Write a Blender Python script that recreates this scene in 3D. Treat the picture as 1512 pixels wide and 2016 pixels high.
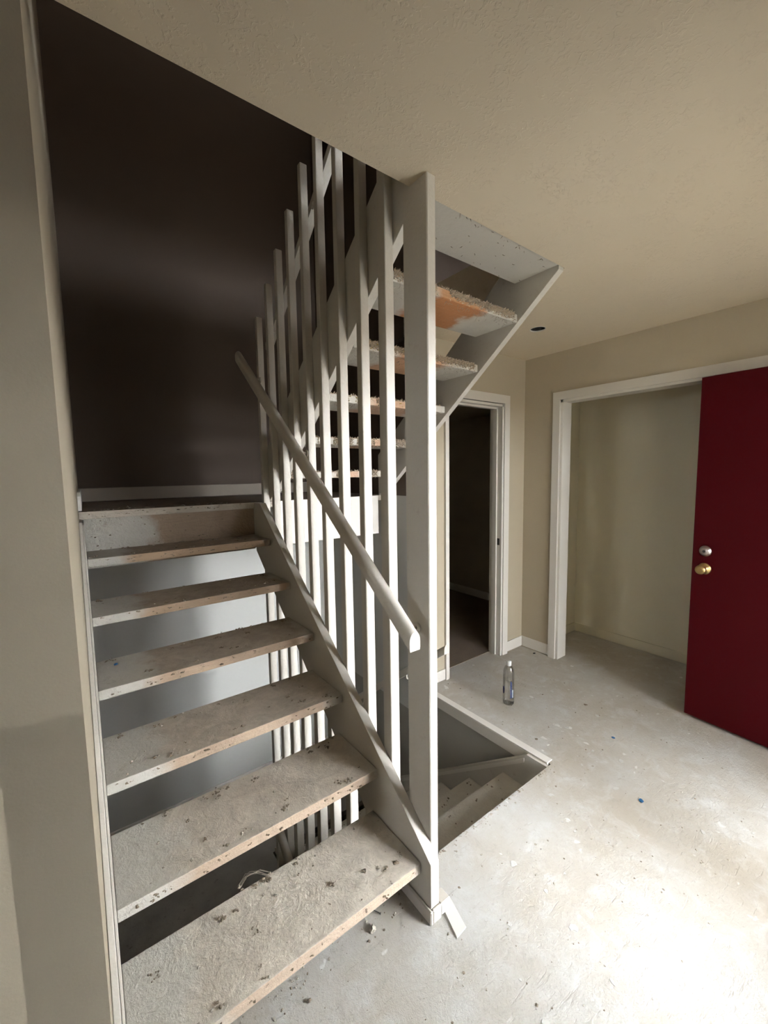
import bpy, bmesh, math, random
from mathutils import Vector, Matrix, noise
for o in list(bpy.data.objects): bpy.data.objects.remove(o)
random.seed(7)
SC = bpy.context.scene; COL = SC.collection
R = math.radians

# ------------------------------------------------------------------ camera
FPX = 814.65; YAW, PITCH, ROLL = 0.643908, 0.094169, -0.016533; CAMH = 1.5314
cd = bpy.data.cameras.new('camera'); cam = bpy.data.objects.new('camera', cd); COL.objects.link(cam)
cd.sensor_fit = 'HORIZONTAL'; cd.sensor_width = 36; cd.lens = FPX/1512*36; cd.clip_start = .02
w = Vector((math.sin(YAW)*math.cos(PITCH), math.cos(YAW)*math.cos(PITCH), -math.sin(PITCH)))
r0 = Vector((math.cos(YAW), -math.sin(YAW), 0)); u0 = r0.cross(w)
rr = math.cos(ROLL)*r0+math.sin(ROLL)*u0; uu = -math.sin(ROLL)*r0+math.cos(ROLL)*u0
M = Matrix(((rr.x,uu.x,-w.x,0),(rr.y,uu.y,-w.y,0),(rr.z,uu.z,-w.z,CAMH),(0,0,0,1)))
cam.matrix_world = M; SC.camera = cam

# ------------------------------------------------------------------ light
SC.view_settings.view_transform = 'Standard'; SC.view_settings.look = 'None'
SC.view_settings.gamma = 1; SC.view_settings.use_curve_mapping = False
SC.view_settings.exposure = 0.13
wd = bpy.data.worlds.new('sky'); SC.world = wd; wd.use_nodes = True
bg = wd.node_tree.nodes['Background']; bg.inputs[0].default_value = (.95,.97,1,1); bg.inputs[1].default_value = 62.0
try:
    SC.cycles.max_bounces = 10; SC.cycles.diffuse_bounces = 8; SC.cycles.transmission_bounces = 10
    SC.cycles.use_denoising = True; SC.cycles.sample_clamp_indirect = 6
except Exception: pass

# ------------------------------------------------------------------ materials
def new(name):
    m = bpy.data.materials.new(name); m.use_nodes = True; nt = m.node_tree
    return m, nt, nt.nodes['Principled BSDF']
def node(nt, t, **k):
    n = nt.nodes.new(t)
    for a, b in k.items():
        if a in n.inputs: n.inputs[a].default_value = b
        else: setattr(n, a, b)
    return n
def tex_noise(nt, vec, scale, detail=4, rough=.55, dist=0):
    n = node(nt, 'ShaderNodeTexNoise', Scale=scale, Detail=detail, Roughness=rough, Distortion=dist)
    nt.links.new(vec, n.inputs['Vector']); return n.outputs['Fac']
def ramp(nt, f, a, b, ca=(0,0,0,1), cb=(1,1,1,1)):
    n = node(nt, 'ShaderNodeValToRGB'); e = n.color_ramp.elements
    e[0].position = a; e[1].position = b; e[0].color = ca; e[1].color = cb
    nt.links.new(f, n.inputs[0]); return n.outputs[0]
def mix(nt, f, a, b, mode='MIX'):
    n = node(nt, 'ShaderNodeMix', data_type='RGBA', blend_type=mode)
    for i, v in ((0,f),(6,a),(7,b)):
        if isinstance(v, (tuple, float, int)): n.inputs[i].default_value = v
        else: nt.links.new(v, n.inputs[i])
    return n.outputs[2]
def math_(nt, op, a, b=0.0):
    n = node(nt, 'ShaderNodeMath', operation=op)
    for i, v in ((0,a),(1,b)):
        if isinstance(v, (float, int)): n.inputs[i].default_value = v
        else: nt.links.new(v, n.inputs[i])
    return n.outputs[0]
def bump(nt, bs, h, strength=.3, dist=.01):
    n = node(nt, 'ShaderNodeBump', Strength=strength, Distance=dist)
    nt.links.new(h, n.inputs['Height']); nt.links.new(n.outputs[0], bs.inputs['Normal'])
def co(nt): return node(nt, 'ShaderNodeTexCoord').outputs['Object']
def c4(c): return (c[0],c[1],c[2],1)

def paint(name, col, rough=.55, mottle=.06, bs_=.12, scale=60, dirt=None, dirt_amt=.5):
    m, nt, b = new(name); v = co(nt)
    f = tex_noise(nt, v, 4, 5)
    dark = tuple(x*(1-mottle*2) for x in col)
    c = mix(nt, f, c4(dark), c4(tuple(min(1,x*(1+mottle)) for x in col)))
    if dirt:
        d = ramp(nt, tex_noise(nt, v, 26, 6, .7), .60, .78)
        c = mix(nt, math_(nt,'MULTIPLY',d,dirt_amt), c, c4(dirt))
    nt.links.new(c, b.inputs['Base Color']); b.inputs['Roughness'].default_value = rough; b.inputs['Specular IOR Level'].default_value = .3
    bump(nt, b, tex_noise(nt, v, scale, 3), bs_, .004)
    return m
M_SHADED_TRIM = paint('shaded_trim_paint', (.36,.32,.27), .6, .05, .1, 90)  # off-white trim darkened: low light at the landing is put into the colour
M_CLOSET = paint('pale_sage_paint', (.66,.62,.48), .6, .02, .10, 180)
M_PALE_ROOM = paint('pale_room_paint', (.50,.46,.38), .6, .02, .10, 180)
M_SHADED_WALL = paint('shaded_wall_paint', (.088,.066,.050), .65, .02, .10, 180)  # greige walls darkened: the upper stairwell's shade is put into the colour
M_WALL = paint('wall_paint', (.45,.40,.305), .6, .02, .10, 180)
M_GREY = paint('light_grey_paint', (.56,.565,.54), .6, .02, .10, 180)
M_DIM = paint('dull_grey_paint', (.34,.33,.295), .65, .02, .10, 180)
M_WHITE = paint('white_paint', (.63,.60,.535), .42, .04, .25, 70, (.42,.36,.28), .35)
M_TRIM = paint('trim_paint', (.76,.74,.69), .4, .02, .08, 90)
M_BOARD = paint('white_stair_board', (.62,.60,.545), .5, .05, .25, 60, (.36,.30,.23), .5)
M_LAND = paint('dusty_dark_landing', (.42,.405,.375), .85, .3, .6, 18, (.05,.045,.04), .8)
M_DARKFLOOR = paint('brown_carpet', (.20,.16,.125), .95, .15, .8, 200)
M_BLOCKER = paint('sky_blocker_dark', (.13,.10,.08), .9, .1, .3, 20)  # dark surface for the added light blockers outside
M_OUT = paint('porch_concrete', (.24,.23,.21), .9, .1, .3, 20)

def ceiling_mat():
    m, nt, b = new('knockdown_ceiling'); v = co(nt)
    b.inputs['Base Color'].default_value = (.77,.68,.53,1); b.inputs['Roughness'].default_value = .75
    n1 = tex_noise(nt, v, 62, 3, .5, 1.3); n2 = tex_noise(nt, v, 9, 2)
    h = ramp(nt, n1, .53, .60)
    h = math_(nt, 'MULTIPLY', h, ramp(nt, n2, .42, .58))
    bump(nt, b, h, .45, .003)
    return m
M_CEIL = ceiling_mat()

def floor_mat():
    m, nt, b = new('plaster_dusted_subfloor'); v = co(nt)
    big = tex_noise(nt, v, 1.7, 6, .65); mid = tex_noise(nt, v, 9, 7, .7, .5); fine = tex_noise(nt, v, 60, 6, .75)
    c = mix(nt, ramp(nt,big,.36,.64), (.455,.42,.355,1), (.535,.532,.505,1))
    c = mix(nt, math_(nt,'MULTIPLY',ramp(nt,mid,.50,.68),.55), c, (.61,.62,.61,1))
    c = mix(nt, math_(nt,'MULTIPLY',ramp(nt,tex_noise(nt,v,14,8,.8,.8),.56,.70),.55), c, (.36,.335,.295,1))
    c = mix(nt, math_(nt,'MULTIPLY',ramp(nt,tex_noise(nt,v,11,3,.5,.3),.70,.73),.7), c, (.76,.76,.73,1))
    c = mix(nt, math_(nt,'MULTIPLY',ramp(nt,fine,.60,.72),.40), c, (.30,.27,.225,1))
    mp = node(nt,'ShaderNodeMapping'); mp.inputs['Scale'].default_value = (4,34,1); mp.inputs['Rotation'].default_value = (0,0,.12)
    nt.links.new(v, mp.inputs['Vector'])
    sc = tex_noise(nt, mp.outputs[0], 2.2, 5, .7, .4)
    c = mix(nt, math_(nt,'MULTIPLY',ramp(nt,sc,.62,.70),.3), c, (.36,.33,.28,1))
    nt.links.new(c, b.inputs['Base Color']); b.inputs['Roughness'].default_value = .78; b.inputs['Specular IOR Level'].default_value = .3
    h = math_(nt,'ADD', math_(nt,'MULTIPLY',mid,.55), math_(nt,'MULTIPLY',fine,.5))
    h = math_(nt,'ADD', h, math_(nt,'MULTIPLY', tex_noise(nt,v,150,4,.7), .25))
    h = math_(nt,'SUBTRACT', h, math_(nt,'MULTIPLY', ramp(nt,sc,.6,.72), .15))
    bump(nt, b, h, .8, .007)
    return m
M_FLOOR = floor_mat()

def tread_mat(name, x0, x1, mid, wood, under=None, pk=1.0, stain=.45):
    """painted at both ends, bare dirty wood where the carpet runner lay (object X)"""
    m, nt, b = new(name); v = co(nt)
    sp = node(nt,'ShaderNodeSeparateXYZ'); nt.links.new(v, sp.inputs[0])
    nb = tex_noise(nt, v, 7, 4, .6)
    x = math_(nt,'ADD', sp.outputs[0], math_(nt,'MULTIPLY', math_(nt,'SUBTRACT',nb,.5), .28))
    a = node(nt,'ShaderNodeMapRange'); a.inputs[1].default_value = x0-.035; a.inputs[2].default_value = x0+.035; nt.links.new(x, a.inputs[0])
    bb = node(nt,'ShaderNodeMapRange'); bb.inputs[1].default_value = x1+.03; bb.inputs[2].default_value = x1-.03; nt.links.new(x, bb.inputs[0])
    run = math_(nt,'MULTIPLY', a.outputs[0], bb.outputs[0])
    geo = node(nt,'ShaderNodeNewGeometry'); gs = node(nt,'ShaderNodeSeparateXYZ'); nt.links.new(geo.outputs['True Normal'], gs.inputs[0])
    up = ramp(nt, gs.outputs[2], .4, .8)
    dust = mix(nt, ramp(nt, tex_noise(nt,v,11,7,.75,.9), .38, .62), c4(mid), c4(tuple(k*1.36 for k in mid)))
    gr = node(nt,'ShaderNodeMapping'); gr.inputs['Scale'].default_value = (5,50,60); nt.links.new(v, gr.inputs['Vector'])
    grain = tex_noise(nt, gr.outputs[0], 3, 5, .65, .3)
    wd_ = mix(nt, grain, c4(tuple(k*.7 for k in wood)), c4(tuple(min(1,k*1.2) for k in wood)))
    bare = mix(nt, up, wd_, dust)
    if under:
        dn = ramp(nt, math_(nt,'MULTIPLY',gs.outputs[2],-1.0), .4, .8)
        un = mix(nt, grain, c4(tuple(k*.75 for k in under)), c4(tuple(min(1,k*1.15) for k in under)))
        bare = mix(nt, dn, bare, un)
    wp = mix(nt, tex_noise(nt,v,14,5), c4((.54*pk,.52*pk,.46*pk)), c4((.68*pk,.66*pk,.60*pk)))
    c = mix(nt, run, wp, bare)
    sp1 = ramp(nt, tex_noise(nt, v, 75, 4, .7), .64, .74)
    c = mix(nt, math_(nt,'MULTIPLY', sp1, .75), c, (.17,.13,.095,1))
    st = ramp(nt, tex_noise(nt, v, 17, 6, .75), .60, .78)
    c = mix(nt, math_(nt,'MULTIPLY', st, stain), c, c4((.27*pk,.215*pk,.16*pk)))
    nt.links.new(c, b.inputs['Base Color']); b.inputs['Roughness'].default_value = .78
    h = math_(nt,'ADD', math_(nt,'MULTIPLY',tex_noise(nt,v,16,6,.65,.7),1.0), math_(nt,'MULTIPLY',tex_noise(nt,v,80,4,.7),.4))
    bump(nt, b, h, .7, .009)
    return m
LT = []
for q in range(6):                                                   # higher treads darker and browner: the fading light is put into the colour
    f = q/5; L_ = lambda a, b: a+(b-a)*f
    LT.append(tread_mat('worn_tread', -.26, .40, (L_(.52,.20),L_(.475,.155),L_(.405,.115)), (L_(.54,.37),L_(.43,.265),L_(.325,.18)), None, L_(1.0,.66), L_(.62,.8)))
M_LANDING = tread_mat('landing_wood', -3, 3, (.15,.115,.085), (.50,.455,.385), None, .8, .5)  # darkest end of the tread fade, dim light put into the wood colour
M_UTREAD = [tread_mat('upper_tread', a, b, (.34,.27,.20), w_, u_, .92, .6) for a, b, w_, u_ in
    ((-.06,.14,(.50,.34,.24),(.50,.36,.26)), (-.05,.15,(.50,.34,.24),(.50,.34,.24)), (-.12,.24,(.50,.33,.22),(.50,.33,.23)), (-.16,.17,(.46,.28,.17),(.46,.27,.16)), (-.15,.17,(.44,.24,.12),(.42,.185,.075)))]
M_DTREAD = tread_mat('down_tread', -2.5, -1.9, (.5,.47,.42), (.4,.3,.2))

def simple(name, col, rough=.5, metal=0, **k):
    m, nt, b = new(name); b.inputs['Base Color'].default_value = c4(col)
    b.inputs['Roughness'].default_value = rough; b.inputs['Metallic'].default_value = metal
    for a, v in k.items(): b.inputs[a].default_value = v
    return m
def screen_mat():
    m, nt, b = new('light_screen'); b.inputs['Base Color'].default_value = (.05,.05,.05,1); b.inputs['Roughness'].default_value = .8  # added sheet that dims daylight through the doorway
    b.inputs['Alpha'].default_value = .42; return m
M_SCREEN = screen_mat()
def red_mat():
    m, nt, b = new('maroon_door_paint'); v = co(nt)
    c = mix(nt, tex_noise(nt, v, 3, 4), (.040,.0006,.0022,1), (.048,.0010,.0038,1))
    nt.links.new(c, b.inputs['Base Color']); b.inputs['Roughness'].default_value = .5; b.inputs['Specular IOR Level'].default_value = .08
    bump(nt, b, tex_noise(nt, v, 220, 2), .06, .002); return m
M_RED = red_mat()
M_BRASS = simple('aged_brass', (.55,.40,.18), .32, 1)
M_STEEL = simple('satin_nickel', (.62,.58,.55), .3, 1)
M_DARK = simple('dark_hole', (.012,.012,.012), .8)
M_TUFT = paint('carpet_residue', (.27,.225,.17), .95, .3, .5, 90)
M_TUFT2 = paint('pale_residue', (.48,.44,.37), .95, .25, .5, 90)
M_FUZZ = paint('carpet_fuzz', (.60,.50,.37), .95, .3, .3, 300)
M_FUZZ2 = paint('grey_fuzz', (.40,.35,.28), .95, .3, .3, 300)
M_FLAKE = paint('plaster_flake', (.575,.57,.54), .85, .06, .5, 90)
M_BLUE = simple('blue_plastic', (.02,.10,.24), .4)
M_OLIVE = simple('yellow_foam', (.36,.27,.05), .9)
def pet_mat():
    m, nt, b = new('clear_plastic'); out = nt.nodes['Material Output']
    t = node(nt,'ShaderNodeBsdfTransparent'); t.inputs[0].default_value = (.985,.99,.995,1)
    g = node(nt,'ShaderNodeBsdfGlossy'); g.inputs['Color'].default_value = (1,1,1,1); g.inputs['Roughness'].default_value = .06
    lw = node(nt,'ShaderNodeLayerWeight'); lw.inputs['Blend'].default_value = .32
    f = ramp(nt, lw.outputs['Fresnel'], .02, .9, (.025,.025,.025,1), (.55,.55,.55,1))
    mx = node(nt,'ShaderNodeMixShader'); nt.links.new(f, mx.inputs[0]); nt.links.new(t.outputs[0], mx.inputs[1]); nt.links.new(g.outputs[0], mx.inputs[2])
    nt.links.new(mx.outputs[0], out.inputs[0]); return m
M_PET = pet_mat()
M_CAP = simple('translucent_white_cap', (.78,.80,.82), .4)
M_INK = simple('blue_print', (.012,.035,.16), .5)
M_PALE = simple('pale_blue_print', (.55,.65,.80), .5, 0, Alpha=.55)

# ------------------------------------------------------------------ mesh helpers
ORG = {}
def link(name, bm, mat, parent=None, smooth=False):
    bmesh.ops.recalc_face_normals(bm, faces=bm.faces)
    me = bpy.data.meshes.new(name)
    o = bpy.data.objects.new(name, me); COL.objects.link(o)
    org = ORG.get(parent.name, Vector((0,0,0))) if parent else Vector((0,0,0))
    if parent is None:
        vs = [v.co for v in bm.verts]
        lo = Vector((min(v.x for v in vs), min(v.y for v in vs), min(v.z for v in vs))); hi = Vector((max(v.x for v in vs), max(v.y for v in vs), max(v.z for v in vs)))
        org = Vector(((lo.x+hi.x)/2, (lo.y+hi.y)/2, lo.z)); o.location = org
    else: o.parent = parent
    bmesh.ops.translate(bm, vec=-org, verts=bm.verts)
    if smooth:
        for f in bm.faces: f.smooth = True
    bm.to_mesh(me); bm.free()
    me.materials.append(mat); ORG[o.name] = org
    return o
def tag(o, label, cat, group=None, kind=None):
    o['label'] = label; o['category'] = cat
    if group: o['group'] = group
    if kind: o['kind'] = kind
    return o
def thing(name, label, cat, loc, group=None, kind=None):
    o = bpy.data.objects.new(name, None); COL.objects.link(o); o.location = loc; o.empty_display_size = .1
    ORG[o.name] = Vector(loc); return tag(o, label, cat, group, kind)
def box(bm, a, b, bev=0, seg=1):
    vs = [bm.verts.new((x,y,z)) for x in (a[0],b[0]) for y in (a[1],b[1]) for z in (a[2],b[2])]
    q = [(0,1,3,2),(4,6,7,5),(0,4,5,1),(2,3,7,6),(0,2,6,4),(1,5,7,3)]
    fs = [bm.faces.new([vs[i] for i in f]) for f in q]
    if bev:
        es = list({e for f in fs for e in f.edges})
        bmesh.ops.recalc_face_normals(bm, faces=fs)
        bmesh.ops.bevel(bm, geom=es, offset=bev, segments=seg, affect='EDGES', profile=.6)
def B(*boxes, bev=0):
    bm = bmesh.new()
    for a, b in boxes: box(bm, a, b, bev)
    return bm
def prism(poly, xa, xb, bev=0):
    """(Y,Z) outline extruded along X; xa/xb numbers or functions of (y,z)"""
    bm = bmesh.new()
    fa = xa if callable(xa) else (lambda y,z: xa); fb = xb if callable(xb) else (lambda y,z: xb)
    A = [bm.verts.new((fa(y,z),y,z)) for y,z in poly]; C_ = [bm.verts.new((fb(y,z),y,z)) for y,z in poly]
    n = len(poly); bm.faces.new(A); bm.faces.new(C_[::-1])
    for i in range(n): bm.faces.new((A[i],C_[i],C_[(i+1)%n],A[(i+1)%n]))
    if bev:
        bmesh.ops.recalc_face_normals(bm, faces=bm.faces)
        bmesh.ops.bevel(bm, geom=list(bm.edges), offset=bev, segments=2, affect='EDGES', profile=.6)
    return bm
def lathe(prof, c, axis=Vector((0,0,1)), seg=32, bm=None, caps=True):
    bm = bm or bmesh.new(); axis = axis.normalized()
    t = Vector((1,0,0)) if abs(axis.x) < .9 else Vector((0,1,0))
    a = axis.cross(t).normalized(); b = axis.cross(a); rings = []
    for r_, h in prof:
        rings.append([bm.verts.new(Vector(c)+axis*h+(a*math.cos(k/seg*2*math.pi)+b*math.sin(k/seg*2*math.pi))*max(r_,1e-5)) for k in range(seg)])
    for p, q in zip(rings, rings[1:]):
        for k in range(seg): bm.faces.new((p[k],p[(k+1)%seg],q[(k+1)%seg],q[k]))
    if caps: bm.faces.new(rings[0][::-1]); bm.faces.new(rings[-1])
    return bm
def rail_bm(p0, p1, prof, bm=None):
    bm = bm or bmesh.new(); p0, p1 = Vector(p0), Vector(p1); d = (p1-p0).normalized()
    s = Vector((1,0,0)); s = (s-d*s.dot(d)).normalized(); u = s.cross(d)
    if u.z < 0: u = -u
    cut = lambda p, x, y: p+s*x+u*y-d*(u.y*y/d.y if abs(d.y) > .2 else 0)    # plumb ends
    A = [bm.verts.new(cut(p0,x,y)) for x, y in prof]; C_ = [bm.verts.new(cut(p1,x,y)) for x, y in prof]
    n = len(prof); bm.faces.new(A); bm.faces.new(C_[::-1])
    for i in range(n): bm.faces.new((A[i],C_[i],C_[(i+1)%n],A[(i+1)%n]))
    return bm
def tube(bm, pts, r_, seg=6):
    rings = []; pts = [Vector(p) for p in pts]
    for i, p in enumerate(pts):
        d = (pts[min(i+1,len(pts)-1)]-pts[max(i-1,0)]).normalized()
        t = Vector((0,0,1)) if abs(d.z) < .9 else Vector((1,0,0)); a = d.cross(t).normalized(); b = d.cross(a)
        rings.append([bm.verts.new(p+(a*math.cos(k/seg*6.2832)+b*math.sin(k/seg*6.2832))*r_) for k in range(seg)])
    for p, q in zip(rings, rings[1:]):
        for k in range(seg): bm.faces.new((p[k],p[(k+1)%seg],q[(k+1)%seg],q[k]))
    bm.faces.new(rings[0][::-1]); bm.faces.new(rings[-1])
def lump(bm, c, s, flat=.6, sub=1):
    r = bmesh.ops.create_icosphere(bm, subdivisions=sub, radius=1); rot = Matrix.Rotation(random.uniform(0,6.28),3,'Z'); sx = random.uniform(.7,1.5)
    for v in r['verts']:
        k = s*random.uniform(.6,1.25); p = rot @ Vector((v.co.x*sx, v.co.y, v.co.z*flat)); v.co = Vector(c)+p*k
def spike(bm, p, d, L, r_=.0012):
    d = d.normalized(); t = Vector((0,0,1)) if abs(d.z) < .9 else Vector((1,0,0)); a = d.cross(t).normalized(); b = d.cross(a)
    mid = p+d*L*.55+Vector((random.uniform(-1,1),random.uniform(-1,1),random.uniform(-1,1)))*L*.22
    base = [bm.verts.new(p+a*r_*math.cos(k*2.094)+b*r_*math.sin(k*2.094)) for k in range(3)]
    m_ = [bm.verts.new(mid+a*r_*.8*math.cos(k*2.094)+b*r_*.8*math.sin(k*2.094)) for k in range(3)]
    tip = bm.verts.new(mid+(d+Vector((random.uniform(-1,1),random.uniform(-1,1),random.uniform(-1,1)))*.6)*L*.5)
    for k in range(3):
        bm.faces.new((base[k],base[(k+1)%3],m_[(k+1)%3],m_[k])); bm.faces.new((m_[k],m_[(k+1)%3],tip))

H = 2.433; XR = 3.0534; YB = 2.0925; YF = 1.113; XF = 1.886
xw = lambda y, z=0: -.0126+.0174*(y-.93)                             # stairwell wall, slightly out of square
xin = lambda y, z=0: .0155+.0145*(y-1.25)                            # inner face of the wall stringer
YBK = 3.42; LZ = 1.3665

def st(name, bm, mat, label, cat): return tag(link(name, bm, mat), label, cat, kind='structure')
# ------------------------------------------------------------------ structure
st('floor', B(((-3.2,-3.2,-.22),(1.0,.93,0)), ((-.0126,.93,-.22),(1.0,YF,0)), ((1.0,-.22,-.22),(3.8,YF,0)), ((XF+.014,YF,-.02),(3.8,2.2,0))), M_FLOOR,
   'pale plaster-dusted bare subfloor around the stairs', 'floor')
hx, hy, hh = 2.456, 1.596, .09
bm = B(((-3.2,-3.2,H),(1.0,-.1,2.66)), ((-3.2,-.1,H),(XR+.12,1.063,2.66)), ((1.838,1.063,H),(hx-hh,2.2,2.66)), ((hx+hh,1.063,H),(XR+.12,2.2,2.66)),
       ((hx-hh,1.063,H),(hx+hh,hy-hh,2.66)), ((hx-hh,hy+hh,H),(hx+hh,2.2,2.66)))
N = 32; ci = [bm.verts.new((hx+.046*math.cos(k/N*6.28319),hy+.046*math.sin(k/N*6.28319),H)) for k in range(N)]
sq = []
for k in range(N):
    a = k/N*6.28319; c_, s_ = math.cos(a), math.sin(a); q = hh/max(abs(c_),abs(s_)); sq.append(bm.verts.new((hx+c_*q,hy+s_*q,H)))
for k in range(N): bm.faces.new((ci[k],ci[(k+1)%N],sq[(k+1)%N],sq[k]))
st('ceiling', bm, M_CEIL, 'cream ceiling with a knockdown plaster texture', 'ceiling')
st('wall_left', B(((-3.2,.93,-.1),(-.0126,1.05,H))), M_WALL, 'greige wall face beside the foot of the stairs', 'wall')
bm = prism([(.93,-2.5),(YBK,-2.5),(YBK,5),(.93,5)], lambda y,z: xw(y)-.12, xw)
st('wall_stairwell_left', bm, M_WALL, 'greige stairwell wall along the wall stringer', 'wall')
st('wall_lower_back', B(((-.2,YBK,-2.5),(2.05,YBK+.12,1.3))), M_GREY, 'light grey wall below the landing, seen between the open treads', 'wall')
st('wall_back', B(((-.2,YBK,1.3),(2.05,YBK+.12,5))), M_SHADED_WALL, 'greige wall behind the stair landing, darkened in colour for its shade', 'wall')
st('wall_stairwell_lower', B(((XF+.014,1.0,-2.5),(2.0,YBK,-.22)), ((XF+.014,YF,-.22),(2.0,YB,-.02))), M_DIM, 'grey wall along the stairs that go down', 'wall')
st('wall_stairwell_right', B(((XF+.001,YB+.01,-.22),(2.0,YBK,LZ))), M_GREY, 'light grey stairwell wall beyond the balusters', 'wall')
st('wall_stairwell_upper', B(((XF+.001,YB+.01,LZ),(2.0,YBK,H)), ((1.838,YB,H),(2.0,YBK,5))), M_SHADED_WALL, 'stairwell wall beyond the upper treads, darkened in colour for its shade', 'wall')
bo = 2.135; b1 = 2.769
st('wall_far', B(((XF,YB,0),(bo,YB+.1,H)), ((b1,YB,0),(4.2,YB+.1,H)), ((bo,YB,2.06),(b1,YB+.1,H))), M_WALL, 'greige wall with the open inner doorway', 'wall')
st('wall_right', B(((XR,1.77,0),(XR+.115,YB+.02,H)), ((XR,-.22,0),(XR+.115,.25,H)), ((XR,.25,2.068),(XR+.115,1.77,H))), M_WALL, 'greige wall with the wide closet opening', 'wall')
st('wall_closet', B(((3.75,.05,0),(3.85,2.09,H)), ((XR+.115,1.988,0),(3.75,2.09,H)), ((XR+.115,.05,0),(3.75,.15,H))), M_CLOSET, 'pale sage wall inside the open closet', 'wall')
st('ceiling_closet', B(((XR+.115,.05,H),(3.85,2.2,2.66))), M_CEIL, 'ceiling of the closet', 'ceiling')
dx0, dx1 = 1.95, 2.865
st('wall_front', B(((1.0,-.22,0),(1.20,-.1,H)), ((1.82,-.22,0),(dx0,-.1,H)), ((1.20,-.22,0),(1.82,-.1,.12)), ((dx1,-.22,0),(XR,-.1,H)), ((1.20,-.22,2.07),(dx1,-.1,H)), ((.88,-3.2,0),(1.0,-.1,H))), M_WALL, 'front wall with the entry doorway, behind the camera', 'wall')
st('wall_rear', B(((-3.3,-3.32,0),(1.0,-3.2,H))), M_PALE_ROOM, 'plain wall at the back of the room behind the camera', 'wall')
st('wall_side', B(((-3.32,-3.32,-.05),(-3.2,-.22,H)), ((-3.32,.15,-.05),(-3.2,1.05,H)), ((-3.32,-.22,-.05),(-3.2,.15,1.4)), ((-3.32,-.22,2.0),(-3.2,.15,H))), M_PALE_ROOM, 'side wall with an added fill-light window, left of and behind the camera', 'wall')
# closed storeys above and below
st('wall_upper', B(((-3.4,-3.4,4.9),(3.4,YBK+.2,5.0)), ((-3.4,-3.4,2.66),(3.4,-3.3,5)), ((-3.4,-3.4,2.66),(-3.3,1.0,5)), ((3.2,-3.4,2.66),(3.3,YB,5)), ((2.0,YB,2.66),(3.4,YB+.1,5)), ((-3.4,.93,2.66),(-.14,1.05,5))), M_SHADED_WALL, 'unlit upper storey around the stairwell', 'wall')
st('wall_basement', B(((-.14,.98,-2.5),(2.0,1.095,-.22))), M_WALL, 'unlit basement wall below the floor edge', 'wall')
st('floor_basement', B(((-.2,.98,-2.62),(2.0,YBK+.1,-2.5))), M_LAND, 'unlit basement floor below the stairs', 'floor')
# hall beyond the inner doorway
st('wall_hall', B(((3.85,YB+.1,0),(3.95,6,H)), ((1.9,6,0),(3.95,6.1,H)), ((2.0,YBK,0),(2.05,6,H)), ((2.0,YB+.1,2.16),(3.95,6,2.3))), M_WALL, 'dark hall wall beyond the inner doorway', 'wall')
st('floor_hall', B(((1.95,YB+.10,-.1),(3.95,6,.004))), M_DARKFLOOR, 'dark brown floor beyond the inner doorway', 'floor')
st('floor_porch', B(((-30,-30,-.5),(30,-.22,-.06)), ((-30,-.22,-.5),(-3.33,12,-.06))), M_OUT, 'worn ground outside the entry doorway', 'ground')
st('added_overhang', B(((-1.5,-1.12,2.34),(4.5,-.225,2.5))), M_BLOCKER, 'added unseen overhang cutting sky light at the entry doorway', 'roof')  # unseen, added to cut the high sky off the floor near the doorway
st('low_sky_block', B(((-20,-9.5,-.06),(24,-9,1.7))), M_BLOCKER, 'added unseen dark block hiding low sky across from the entry doorway', 'wall')  # unseen, added to darken the sky near the horizon

# ------------------------------------------------------------------ trim
def trim(name, bm, label, cat='trim'): return st(name, bm, M_TRIM, label, cat)
ch = 2.1284
trim('trim_1', B(((XR-.018,1.772,0),(XR,1.8294,ch),), ((XR-.018,.19,2.068),(XR,1.772,ch)), ((XR-.018,.19,0),(XR,.25,2.068)),
                 ((XR-.004,1.752,0),(XR+.117,1.772,2.068)), ((XR-.004,.25,2.05),(XR+.117,1.772,2.068)), ((XR-.004,.25,0),(XR+.117,.27,2.05))), 'white casing round the closet opening')
dt = 2.1233
bm = B(((b1-.002,YB-.018,0),(2.8314,YB,dt)), ((2.107,YB-.018,0),(bo+.002,YB,dt)), ((bo,YB-.018,2.058),(b1,YB,dt)))
for (a, b) in [((b1-.022,YB-.01,0),(b1-.004,YB+.11,2.05)), ((bo,YB-.01,0),(bo+.014,YB+.11,2.05)), ((bo,YB-.01,2.034),(b1,YB+.11,2.052)),
               ((b1-.036,YB+.035,0),(b1-.022,YB+.075,2.034)), ((bo+.014,YB+.035,2.02),(b1-.022,YB+.075,2.034)), ((bo+.014,YB+.035,0),(bo+.024,YB+.075,2.034))]: box(bm, a, b)
dtrim = trim('trim_2', bm, 'white casing round the narrow inner doorway')
p = link('strike_plate', B(((b1-.0235,YB+.008,.93),(b1-.0215,YB+.03,.985))), M_DARK, dtrim)
bb = .085
trim('baseboard_far', B(((2.8314,YB-.012,.012),(XR,YB,bb+.012)), ((XF+.05,YB-.012,.005),(2.107,YB,bb)), bev=.002), 'white baseboard in the corner by the inner doorway', 'baseboard')
trim('baseboard_right', B(((XR-.012,1.8294,.012),(XR,YB-.012,bb+.012)), bev=.002), 'white baseboard between corner and closet casing', 'baseboard')
st('baseboard_closet', B(((3.738,.15,.012),(3.75,1.988,bb)), ((XR+.115,1.976,.012),(3.738,1.988,bb)), bev=.002), M_CLOSET, 'sage painted baseboard inside the open closet', 'baseboard')
trim('baseboard_hall', B(((3.838,YB+.1,.01),(3.85,6,.10)), ((2.05,5.988,.01),(3.838,6,.10)), bev=.002), 'baseboard along the dark hall', 'baseboard')
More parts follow.
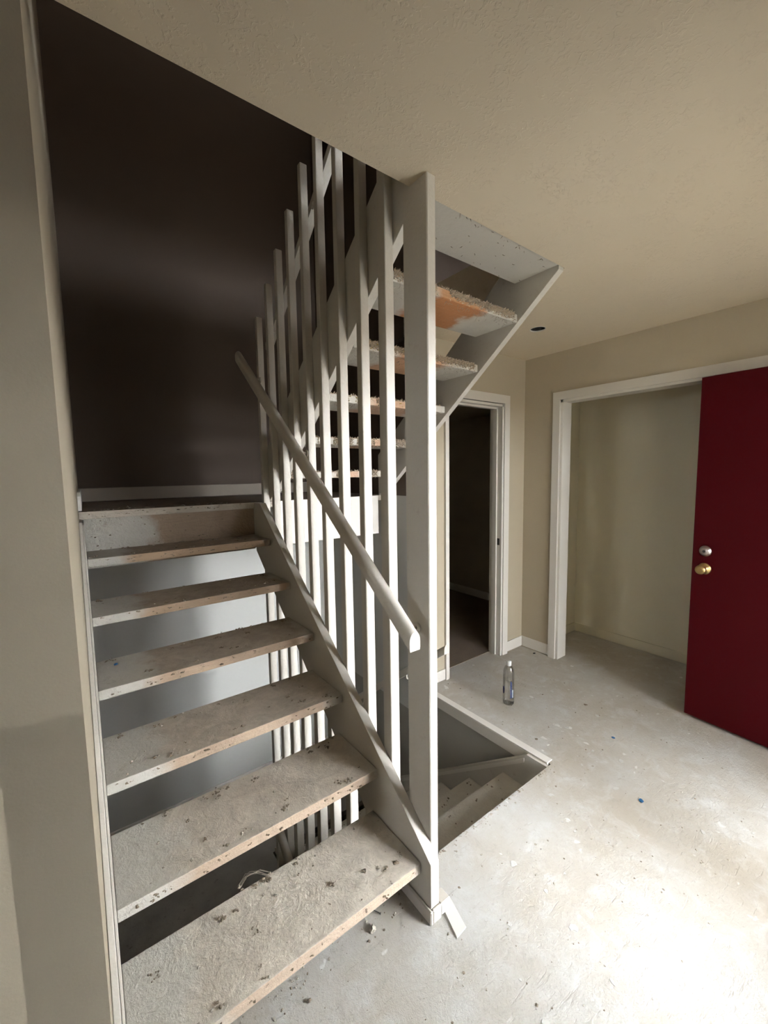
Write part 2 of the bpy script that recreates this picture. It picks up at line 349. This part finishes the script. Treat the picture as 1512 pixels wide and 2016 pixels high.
trim('trim_3', B(((XF,YF+.012,-.068),(XF+.014,YB+.01,0)), ((XF,YF+.012,0),(XF+.047,YB-.03,.006)), bev=.0015), 'white painted edging along the stairwell opening')
trim('trim_4', B(((dx0-.06,-.1,0),(dx0,-.08,2.13)), ((dx1,-.1,0),(dx1+.06,-.08,2.13)), ((dx0,-.1,2.07),(dx1,-.08,2.13))), 'casing round the entry doorway')
trim('added_sidelight', B(((1.20,-.2,.12),(1.24,-.12,2.07)), ((1.78,-.2,.12),(1.82,-.12,2.07)), ((1.24,-.2,.12),(1.78,-.12,.16)), ((1.24,-.2,2.03),(1.78,-.12,2.07))), 'frame of the added sidelight beside the entry doorway, behind the camera', 'window')  # unseen, added to bring more light onto the near left side

trim('added_fill_window', B(((-3.29,-.22,1.4),(-3.23,-.18,2.0)), ((-3.29,.11,1.4),(-3.23,.15,2.0)), ((-3.29,-.18,1.4),(-3.23,.11,1.44)), ((-3.29,-.18,1.96),(-3.23,.11,2.0))), 'frame of the narrow added fill-light window left of the camera', 'window')  # unseen, added as fill for the faces turned left
sd = thing('added_screen', 'added dark screen dimming the entry doorway, behind the camera', 'door', (2.405,-.19,0), kind='structure')  # unseen, added to weaken the light from the doorway
link('frame', B(((dx0,-.205,0),(dx0+.05,-.175,2.07)), ((dx1-.05,-.205,0),(dx1,-.175,2.07)), ((dx0+.05,-.205,0),(dx1-.05,-.175,.09)), ((dx0+.05,-.205,2.02),(dx1-.05,-.175,2.07))), M_TRIM, sd)
link('screen', B(((dx0+.05,-.1905,.09),(dx1-.05,-.1895,2.02))), M_SCREEN, sd)
# ------------------------------------------------------------------ red entry door
A = Vector((2.9459,.8476,0)); hd = Vector((-.088,-.905,0)).normalized()       # free edge, towards the hinge
nn = Vector((-hd.y,hd.x,0));  nn = nn if nn.x < 0 else -nn                      # face towards the room
DW, DT = .91, .044
d = thing('door_1', 'dark red entry door standing open by the closet', 'door', A+hd*DW, kind='structure')
def local(bm):                                                        # build in door space (along, out, up)
    for v in bm.verts: v.co = A+hd*v.co.x-nn*v.co.y+Vector((0,0,v.co.z))
    return bm
link('panel', local(B(((0,0,.016),(DW,DT,2.048)), bev=.0015)), M_RED, d)
def on_door(x, z, prof, mat, name, par=None, seg=28):
    return link(name, lathe(prof, A+hd*x+nn*0+Vector((0,0,z)), nn, seg), mat, par or d, True)
kx, kz, lz = .066, .94, 1.045
k = on_door(kx, lz, [(.030,0),(.032,.004),(.029,.010),(.024,.012),(.0225,.022),(.020,.0245)], M_STEEL, 'deadbolt')
link('key_cylinder', lathe([(.0075,.0),(.0075,.0265),(.003,.027)], A+hd*kx+Vector((0,0,lz)), nn, 20), M_DARK, k)
k = on_door(kx, kz, [(.033,0),(.034,.003),(.030,.008),(.016,.014),(.0125,.030),(.016,.036),(.025,.044),(.0275,.052),(.026,.062),(.020,.067),(.012,.068)], M_BRASS, 'knob')
link('keyhole', lathe([(.008,.0675),(.008,.0695),(.005,.07)], A+hd*kx+Vector((0,0,kz)), nn, 20), M_BRASS, k)
link('latch', local(B(((-.002,.008,kz-.028),(.002,.036,kz+.028)))), M_BRASS, d)
for z in (.25,1.02,1.80): link('hinge', local(B(((DW-.004,-.006,z-.05),(DW+.008,.006,z+.05)))), M_BRASS, d)

# ------------------------------------------------------------------ stairs
RISE = .1969; RUN = .2510; Y1 = .983; Z1 = .1855; LZ = 1.3665
XS = .877
def residue(name, parent, pts, mat, smin, smax, flat=.55, fib=0, out=Vector((0,0,1))):
    bm = bmesh.new()
    for p_ in pts:
        k = random.uniform(smin,smax)
        for _ in range(3 if fib else 1):
            c_ = Vector(p_)+(Vector((random.gauss(0,k*.8),random.gauss(0,k*.6),abs(random.gauss(0,k*.25)))) if fib else Vector((0,0,0)))
            lump(bm, c_, k*(random.uniform(.4,.85) if fib else 1), flat)
        for _ in range(fib):
            spike(bm, Vector(p_)+Vector((random.gauss(0,k),random.gauss(0,k*.7),0)), out+Vector((random.uniform(-1.3,1.3),random.uniform(-1.3,1.3),random.uniform(-.3,.5))), k*random.uniform(.8,1.8), .0006)
    o = link(name, bm, mat, parent); o['kind'] = 'stuff'; return o
def tread_bits(parent, x0, x1, y0, y1, z, th, n, front=True, seedk=0):
    pts = []; pale = []
    for _ in range(n):
        x = random.uniform(x0+.03,x1-.03); yy = random.choice([random.uniform(y0+.01,y0+.07), random.uniform(y0+.02,y1-.01), random.uniform(y1-.06,y1-.003)])
        for _k in range(random.choice([1,1,2,3])):
            (pts if random.random() < .6 else pale).append((x+random.gauss(0,.007), yy+random.gauss(0,.006), z+.0015))
    if front:
        for _ in range(int(n*.6)):
            pts.append((random.uniform(x0+.02,x1-.02), y0-.001, z-random.uniform(.006,th-.006)))
    residue('carpet_tufts', parent, pts, M_TUFT, .0026, .0078, .55, 3)
    if pale: residue('plaster_crumbs', parent, pale, M_TUFT2, .0022, .0062)

ls = thing('staircase', 'open-riser white stairs rising from the foreground to the landing', 'staircase', (.44,.94,0))
for n in range(6):
    y = Y1+RUN*n; z = Z1+RISE*n; dep = .288 if n < 5 else .255
    bm = prism([(y,z-.037),(y+dep,z-.037),(y+dep,z),(y,z)], lambda yy,zz: xin(yy)+.0005, XS-.0042, .003)
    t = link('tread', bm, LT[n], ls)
    tread_bits(t, .02, XS-.005, y, y+dep, z, .036, [34,34,32,30,30,34][n])
prof_top = lambda y: .209+.797*(y-.939)
prof_bot = lambda y: .424+.805*(y-1.675)
poly = [(.938,0),(1.149,0),(2.478,prof_bot(2.478)),(2.478,LZ-.002),(2.392,LZ-.002),(.938,.209)]
link('stringer', prism(poly, XS, XS+.038, .0025), M_WHITE, ls)
polyl = [(.938,0),(1.149,0),(2.478,prof_bot(2.478)),(2.478,LZ-.04),(2.36,LZ-.04),(.938,.209)]
sl = link('stringer', prism(polyl, lambda y,z: xw(y)+.001, lambda y,z: xin(y)-.007, .002), M_WHITE, ls)
link('filler_strip', prism([(a,b-.012 if b > .1 else b) for a, b in polyl], lambda y,z: xin(y)-.0062, lambda y,z: xin(y), .0012), M_WHITE, ls)
rs = link('riser', prism([(2.495,1.08),(2.517,1.08),(2.517,LZ-.037),(2.495,LZ-.037)], lambda y,z: xin(y), XS), tread_mat('stained_shaded_riser', -.12, .9, (.2,.155,.115), (.29,.22,.16), None, .68, .85), ls)  # brown stains, plus paint darkened for the dim light up here
residue('carpet_tufts', rs, [(random.uniform(.04,.86), 2.494, random.choice([random.uniform(1.17,1.19),random.uniform(1.18,1.32)])) for _ in range(46)], M_TUFT, .002, .006)
link('base_moulding', B(((XS-.012,.926,0),(XS,1.10,.05)), ((XS,.926,0),(XS+.040,.938,.05)), ((XS+.040,.930,0),(XS+.085,.977,.045)), bev=.004), M_WHITE, ls)

ld = thing('stair_landing', 'dark wooden landing at the top of the foreground stairs', 'landing', (.9,2.48,1.08))
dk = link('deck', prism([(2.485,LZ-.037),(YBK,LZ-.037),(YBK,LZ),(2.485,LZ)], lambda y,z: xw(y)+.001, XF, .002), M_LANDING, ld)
tread_bits(dk, .03, .86, 2.485, 2.6, LZ, .036, 34)
link('rim_board', B(((1.0,2.466,1.085),(1.80,2.484,LZ+.001)), bev=.002), M_TRIM, ld)
link('joist', B(((.93,2.54,1.10),(.97,YBK-.002,LZ-.037))), M_BOARD, ld)
link('baseboard', B(((.03,YBK-.014,LZ+.006),(XF,YBK,LZ+.095)), bev=.003), M_SHADED_TRIM, ld)
link('baseboard', prism([(2.49,LZ+.004),(YBK-.014,LZ+.004),(YBK-.014,LZ+.095),(2.52,LZ+.095),(2.495,LZ+.075)], xw, lambda y,z: xw(y)+.015, .002), M_TRIM, ld)

# upper flight, climbing back towards the camera
us = thing('staircase', 'upper open stairs seen from below, fuzzy with carpet remnants', 'staircase', (1.39,2.3,LZ))
UX0, UX1 = .9985, 1.80
for n in range(1,7):
    y = 1.282+.247*(5-n); z = 2.292-.187*(5-n)
    ya = y if n < 6 else 1.066
    t = link('tread', B(((UX0+.001,ya,z-.038),(UX1-.001,y+.266,z)), bev=.003), M_UTREAD[n-1] if n < 6 else M_BOARD, us)
    bm = bmesh.new(); bm2 = bmesh.new()
    if n < 6:
        for _ in range(2600):
            x = random.uniform(UX0+.03,UX1-.03); zz = z-abs(random.gauss(0,.013)) if n > 3 else random.uniform(z-.036,z)
            if zz < z-.037 or (n < 4 and noise.noise(Vector((x*16,n*5.7,2))) < .05): continue
            if noise.noise(Vector((x*9,n*3.1,0))) < -.28: continue
            dvec = Vector((random.uniform(-.6,.6), random.uniform(-1,-.2), random.uniform(-.7,.7)))
            (lambda b_: spike(b_, Vector((x,y+.001,zz)), dvec, random.uniform(.005,.014), .0021))(bm if random.random() < .65 else bm2)
        for _ in range(700):
            x = random.uniform(UX0+.03,UX1-.03)
            spike(bm, Vector((x,y+random.uniform(0,.035),z)), Vector((random.uniform(-.7,.7),random.uniform(-1,.3),random.uniform(.0,.8))), random.uniform(.006,.015), .002)
        for _ in range(110):
            x = random.uniform(UX0+.02,UX1-.02); yy = y+abs(random.gauss(0,.05))
            spike(bm2, Vector((x,yy,z-.037)), Vector((random.uniform(-1,1),random.uniform(-1,1),random.uniform(-.8,-.1))), random.uniform(.006,.022), .0011)
        o = link('carpet_fuzz', bm, M_FUZZ, t); o['kind'] = 'stuff'
        o = link('carpet_staples', bm2, M_FUZZ2, t); o['kind'] = 'stuff'
        if n in (3,4): residue('foam_crumbs', t, [(random.uniform(UX0+.05,1.6), y-.003, random.uniform(z-.03,z-.005)) for _ in range(34)], M_OLIVE, .002, .005)
    else:
        for _ in range(46):
            x = random.uniform(UX0+.1,UX1-.02); yy = random.choice([random.uniform(1.07,1.10),random.uniform(1.1,1.3)])
            spike(bm2, Vector((x,yy,z-.037)), Vector((random.uniform(-1,1),random.uniform(-1,1),random.uniform(-.8,-.2))), random.uniform(.006,.018), .0014)
        bm.free(); o = link('carpet_staples', bm2, M_TUFT, t); o['kind'] = 'stuff'
ut = lambda y: 2.475-.79*(y-1.43); ub = lambda y: 2.155-.79*(y-1.41)
def ustr(y0, y1, t_, b_):
    yt = y0+.0
    return [(y0,b_(y0)),(y0,H+.2),(1.43-(H+.2-2.475)/.79 if 1.43-(H+.2-2.475)/.79 > y0 else y0+.001,H+.2),(y1,t_(y1)),(y1,max(1.37,b_(y1))),(y1-.14,max(1.37,b_(y1-.14)))]
def clean(poly):
    out = []
    for p_ in poly:
        if not out or (abs(p_[0]-out[-1][0])+abs(p_[1]-out[-1][1])) > 1e-4: out.append(p_)
    return out
ub2 = lambda y: 2.165-.79*(y-1.41)
link('stringer', prism(clean(ustr(1.070,2.46,ut,ub)), UX1, UX1+.037, .002), M_BOARD, us)
link('stringer', prism(clean(ustr(1.10,2.46,lambda y: 2.505-.79*(y-1.43),ub2)), .9615, .9985, .002), M_BOARD, us)

# flight going down under the upper one
ds = thing('staircase', 'dusty stairs descending through the floor opening', 'staircase', (1.43,2.6,-1.116))
DX0, DX1 = .9995, 1.867
for n in range(1,6):
    y = 1.385+.25*(n-1); z = -.187*n
    t = link('tread', B(((DX0,y-.285,z-.037),(DX1-.005,y,z)), bev=.003), M_DTREAD, ds)
    pts = [(random.uniform(DX0+.03,DX1-.03), random.choice([random.uniform(y-.05,y-.004),random.uniform(y-.24,y-.01)]), z+.001) for _ in range(26)]
    residue('carpet_tufts', t, pts, M_TUFT, .0025, .0065)
sk_t = lambda y: -.003-.728*(y-1.235); sk_b = lambda y: sk_t(y)-.36
link('stringer', prism([(1.116,sk_b(1.116)),(1.116,-.003),(1.235,-.003),(2.63,sk_t(2.63)),(2.63,-1.116)], DX1, XF-.001, .002), M_BOARD, ds)
link('stringer', prism([(1.116,-.45),(1.116,-.02),(1.2,-.02),(2.63,-.02-.744*1.43),(2.63,-1.116),(2.25,-1.116)], .9615, .9985, .002), M_BOARD, ds)
link('cap_moulding', rail_bm((DX1+.008,1.25,sk_t(1.25)-.028), (DX1+.008,2.6,sk_t(2.6)-.028), [(-.012,-.010),(.005,-.010),(.005,.010),(-.012,.010)]), M_TRIM, ds)
l2 = thing('stair_landing', 'dark dirty lower landing seen below the open treads', 'landing', (.9,2.5,-1.116))
dk = link('deck', B(((.012,2.40,-1.16),(.95,2.634,-1.116)), ((.012,2.634,-1.16),(XF,YBK-.001,-1.116))), M_LAND, l2)
link('baseboard', B(((.03,YBK-.014,-1.11),(XF,YBK,-1.025)), bev=.003), M_TRIM, l2)

# ------------------------------------------------------------------ railing between the flights
rl = thing('stair_railing', 'row of tall white square balusters between the two flights', 'railing', (.934,1.1,0))
for y in (1.197,1.352,1.513,1.672,1.820,1.975,2.125,2.273,2.435):
    zt = 2.452-.80*(y+.019-2.45); zb = -.186-.744*(y-1.38)-.22
    bm = bmesh.new(); a = (.9155,y,zb); b = (.9600,y+(.052 if y < 1.2 else .041),zt)
    box(bm, a, b, .0022)
    for v in bm.verts:
        if v.co.z > zt-.004: v.co.x += .009 if v.co.x < .938 else 0; v.co.y += .004 if v.co.y < y+.019 else -.008
        elif v.co.z > zt-.01: v.co.z -= .022
        v.co.x += .0012*noise.noise(Vector((v.co.z*3,y*7,0)))
    link('baluster', bm, M_WHITE, rl)
np_ = link('newel_post', B(((.9155,.9785,0),(.9525,1.094,H)), bev=.003), M_WHITE)
tag(np_, 'thick flat white post from floor to ceiling at the stair foot', 'post')

DPROF = [(-.020,-.024),(.020,-.024),(.0215,-.018),(.0215,.0)]+[(.0215*math.cos(a*math.pi/20),.024*math.sin(a*math.pi/20)) for a in range(1,20)]+[(-.0215,0),(-.0215,-.018)]
def handrail(label, p0, p1, brs, wallx):
    h = thing('handrail', label, 'handrail', p0)
    link('rail', rail_bm(p0, p1, DPROF), M_WHITE, h, False)
    d_ = (Vector(p1)-Vector(p0))
    for f in brs:
        q = Vector(p0)+d_*f; bm = bmesh.new()
        lathe([(.016,0),(.016,.005),(.006,.008)], (wallx,q.y,q.z-.075), Vector((1 if q.x > wallx else -1,0,0)), 12, bm)
        tube(bm, [(wallx,q.y,q.z-.075),((wallx+q.x)/2,q.y,q.z-.073),(q.x,q.y,q.z-.05),(q.x,q.y,q.z-.022)], .006, 8)
        link('bracket', bm, M_WHITE, h, True)
handrail('long white rounded handrail sloping up along the lower flight', (.822,.945,1.005), (.822,2.47,2.215), (.06,.58,.95), .9155)
handrail('white upper handrail fixed high on the baluster tops', (.995,2.44,2.30), (.995,1.12,3.34), (.1,.5,.9), .960)
handrail('white handrail on the stairwell wall going down, end by the inner doorway', (1.832,1.80,.408), (1.832,2.95,-.455), (.35,.9), XF)
handrail('grey handrail below the open treads, above the dark lower landing', (.86,2.40,-.50), (.86,1.62,-1.10), (.4,), .9155)

# ------------------------------------------------------------------ ceiling light hole
rc = thing('recessed_light', 'small dark round recessed light hole in the ceiling', 'light', (hx,hy,H))
link('can', lathe([(.046,0),(.046,.10),(.02,.104)], (hx,hy,H+.0005), Vector((0,0,1)), 32, caps=False), M_DARK, rc)
link('trim_ring', lathe([(.0455,.004),(.0455,-.001),(.049,-.0025),(.050,0)], (hx,hy,H), Vector((0,0,1)), 32, caps=False), M_TRIM, rc, True)

# ------------------------------------------------------------------ water bottle
bx, by = 2.207, 1.604
bt = thing('water_bottle', 'clear plastic water bottle with blue lettering standing on the floor', 'bottle', (bx,by,0))
outer = [(.018,.004),(.030,.001),(.0355,.006),(.0365,.014),(.0365,.195),(.0355,.215),(.032,.235),(.026,.250),(.0175,.260),(.0135,.265),(.0125,.268)]
inner = [(r_-.0008,h) for r_, h in outer[2:]]
prof = outer+[(.0117,.268)]+inner[::-1]+[(.028,.003),(.016,.0055)]
bm = lathe(prof, (bx,by,0), Vector((0,0,1)), 40, caps=False)
bmesh.ops.holes_fill(bm, edges=[e for e in bm.edges if e.is_boundary])
link('body', bm, M_PET, bt, True)
link('cap', lathe([(.0155,.262),(.0158,.264),(.0158,.288),(.0145,.290)], (bx,by,0), Vector((0,0,1)), 28), M_CAP, bt, True)
cd_ = math.atan2(-by,-bx)                                             # towards where the label faces
def wrap(verts2d, faces, r_, a0, z0):
    bm = bmesh.new(); vs = [bm.verts.new((bx+r_*math.cos(a0+u/r_),by+r_*math.sin(a0+u/r_),z0+v)) for u, v in verts2d]
    for f in faces:
        try: bm.faces.new([vs[i] for i in f])
        except ValueError: pass
    return bm
tc = bpy.data.curves.new('lettering', 'FONT'); tc.body = 'smartwater'; tc.size = .025; tc.align_x = 'CENTER'; tc.align_y = 'CENTER'; tc.offset = .0006
to = bpy.data.objects.new('lettering', tc); COL.objects.link(to); bpy.context.view_layer.update()
me = to.evaluated_get(bpy.context.evaluated_depsgraph_get()).to_mesh()
vv = [(-v.co.y, v.co.x) for v in me.vertices]; ff = [tuple(q.vertices) for q in me.polygons]
bm = wrap(vv, ff, .0371, cd_+.42, .112); bpy.data.objects.remove(to)
label_o = link('label', bm, M_INK, bt)
def patch(u0, u1, v0, v1, n=8): 
    vs = []; fs = []
    for i in range(n+1): u = u0+(u1-u0)*i/n; vs += [(u,v0),(u,v1)]
    for i in range(n): fs.append((2*i,2*i+2,2*i+3,2*i+1))
    return vs, fs
link('label_band', wrap(*patch(.008,.020,.0,.055), .0369, cd_+.42, .055), M_PALE, bt)
vs = [(0,0)]+[(.009*math.cos(a/14*6.283),.026*math.sin(a/14*6.283)) for a in range(14)]
link('label_mark', wrap(vs, [(0,i+1,(i+1)%14+1) for i in range(14)], .0369, cd_-1.0, .10), M_INK, bt)

# ------------------------------------------------------------------ loose bits
def single(name, c, s, mat, label, cat, flat=.6, sub=1):
    bm = bmesh.new(); lump(bm, c, s, flat, sub); return tag(link(name, bm, mat), label, cat)
bm = bmesh.new()
A4 = [(.944,.957),(.986,.957),(.957,.853),(.909,.849)]
lo = [bm.verts.new((x,y,.0005)) for x, y in A4]; hi = [bm.verts.new((x,y,.005)) for x, y in A4]
bm.faces.new(lo[::-1]); bm.faces.new(hi)
for i in range(4): bm.faces.new((lo[i],lo[(i+1)%4],hi[(i+1)%4],hi[i]))
tag(link('floor_strip', bm, M_TRIM), 'flat white strip lying on the floor at the post foot', 'strip')
single('debris_clump', (.703,1.04,.006), .011, M_TUFT2, 'pale grey-brown clump of debris on the floor before the bottom tread', 'debris', .7, 2)
single('debris_clump', (.449,.998,.004), .006, M_TUFT, 'small dark clump at the bottom edge of the picture', 'debris', .7, 2)
single('plastic_chip', (2.372,1.012,.002), .0115, M_BLUE, 'dark blue chip on the open floor near the red door', 'chip', .3)
single('plastic_scrap', (.091,1.946,Z1+3*RISE+.003), .008, M_BLUE, 'small blue scrap at the left end of the fourth tread', 'scrap', .5)
single('debris_chip', (2.581,1.278,.002), .013, M_TUFT, 'brown chip on the floor right of the bottle', 'chip', .25)
single('debris_chip', (2.019,1.274,.002), .010, M_TUFT, 'dark chip on the floor near the stairwell edge', 'chip', .3)
single('debris_chip', (3.00,1.93,.004), .012, M_DARK, 'black bit of debris under the corner baseboard', 'chip', .5)
single('plaster_flake', (2.004,.723,.002), .014, M_BLUE, 'tiny dark fleck on the bright floor in front', 'flake', .1)
bm = bmesh.new()
for k in range(7):
    p0 = Vector((.44+random.gauss(0,.006),1.268+random.gauss(0,.004),.189)); p1 = Vector((.352+random.gauss(0,.008),1.285+random.gauss(0,.006),.188))
    tube(bm, [p0, p0.lerp(p1,.3)+Vector((0,.012,random.uniform(.006,.02))), p0.lerp(p1,.7)+Vector((0,.016,random.uniform(.004,.02))), p1], .0005, 5)
lump(bm, (.345,1.282,.19), .008, .7); lump(bm, (.443,1.268,.19), .007, .8); lump(bm, (.35,1.272,.187), .006, .8)
tag(link('frayed_fibres', bm, M_FUZZ2), 'tangle of frayed fibres at the back of the bottom tread', 'fibres')
tag(link('nail', lathe([(.004,.001),(.004,.003),(.0016,.0035),(.0014,.03)], (.755,1.062,.004), Vector((-.6,.75,.25)), 8), M_DARK), 'dark nail lying under the front of the bottom tread', 'nail')
bm = bmesh.new(); bmd = bmesh.new()
for _ in range(700):
    q = random.random()
    if q < .45: x = random.uniform(.3,2.9); y = random.uniform(.35,1.08) 
    elif q < .6: x = random.uniform(.955,1.90); y = 1.108-abs(random.gauss(0,.012))
    elif q < .75: x = random.uniform(.05,.86); y = 1.09-abs(random.gauss(0,.05))
    else: x = random.uniform(1.95,3.0); y = random.uniform(1.0,2.05)
    lump(bm if random.random() < .72 else bmd, (x,y,.001), random.choice([.0015,.002,.0025,.003,.0045]), .5, 1)
tag(link('floor_crumbs', bm, M_TUFT2), 'pale plaster crumbs scattered over the floor', 'crumbs', kind='stuff')
tag(link('floor_dirt', bmd, M_TUFT), 'dark dirt crumbs scattered over the floor', 'crumbs', kind='stuff')

bm = bmesh.new()
for _ in range(80):
    if random.random() < .6: x = random.uniform(.9,2.9); y = random.uniform(.3,1.05)
    else: x = random.uniform(2.0,2.95); y = random.uniform(.95,1.7)
    k = random.choice([.004,.006,.008,.012,.018]); n = random.randint(7,11); a0 = random.uniform(0,6.28); el = random.uniform(.4,1)
    q = []
    for i in range(n):
        a = i/n*6.2832; r_ = k*random.uniform(.55,1.1); px, py = r_*math.cos(a), r_*el*math.sin(a)
        q.append((x+px*math.cos(a0)-py*math.sin(a0), y+px*math.sin(a0)+py*math.cos(a0)))
    lo = [bm.verts.new((a,b,-.001)) for a, b in q]; hi = [bm.verts.new((x+(a-x)*.86,y+(b-y)*.86,.0012)) for a, b in q]
    bm.faces.new(hi)
    for i in range(n): bm.faces.new((lo[i],lo[(i+1)%n],hi[(i+1)%n],hi[i]))
tag(link('plaster_flakes', bm, M_FLAKE), 'thin pale plaster flakes stuck on the bare floor', 'flakes', kind='stuff')
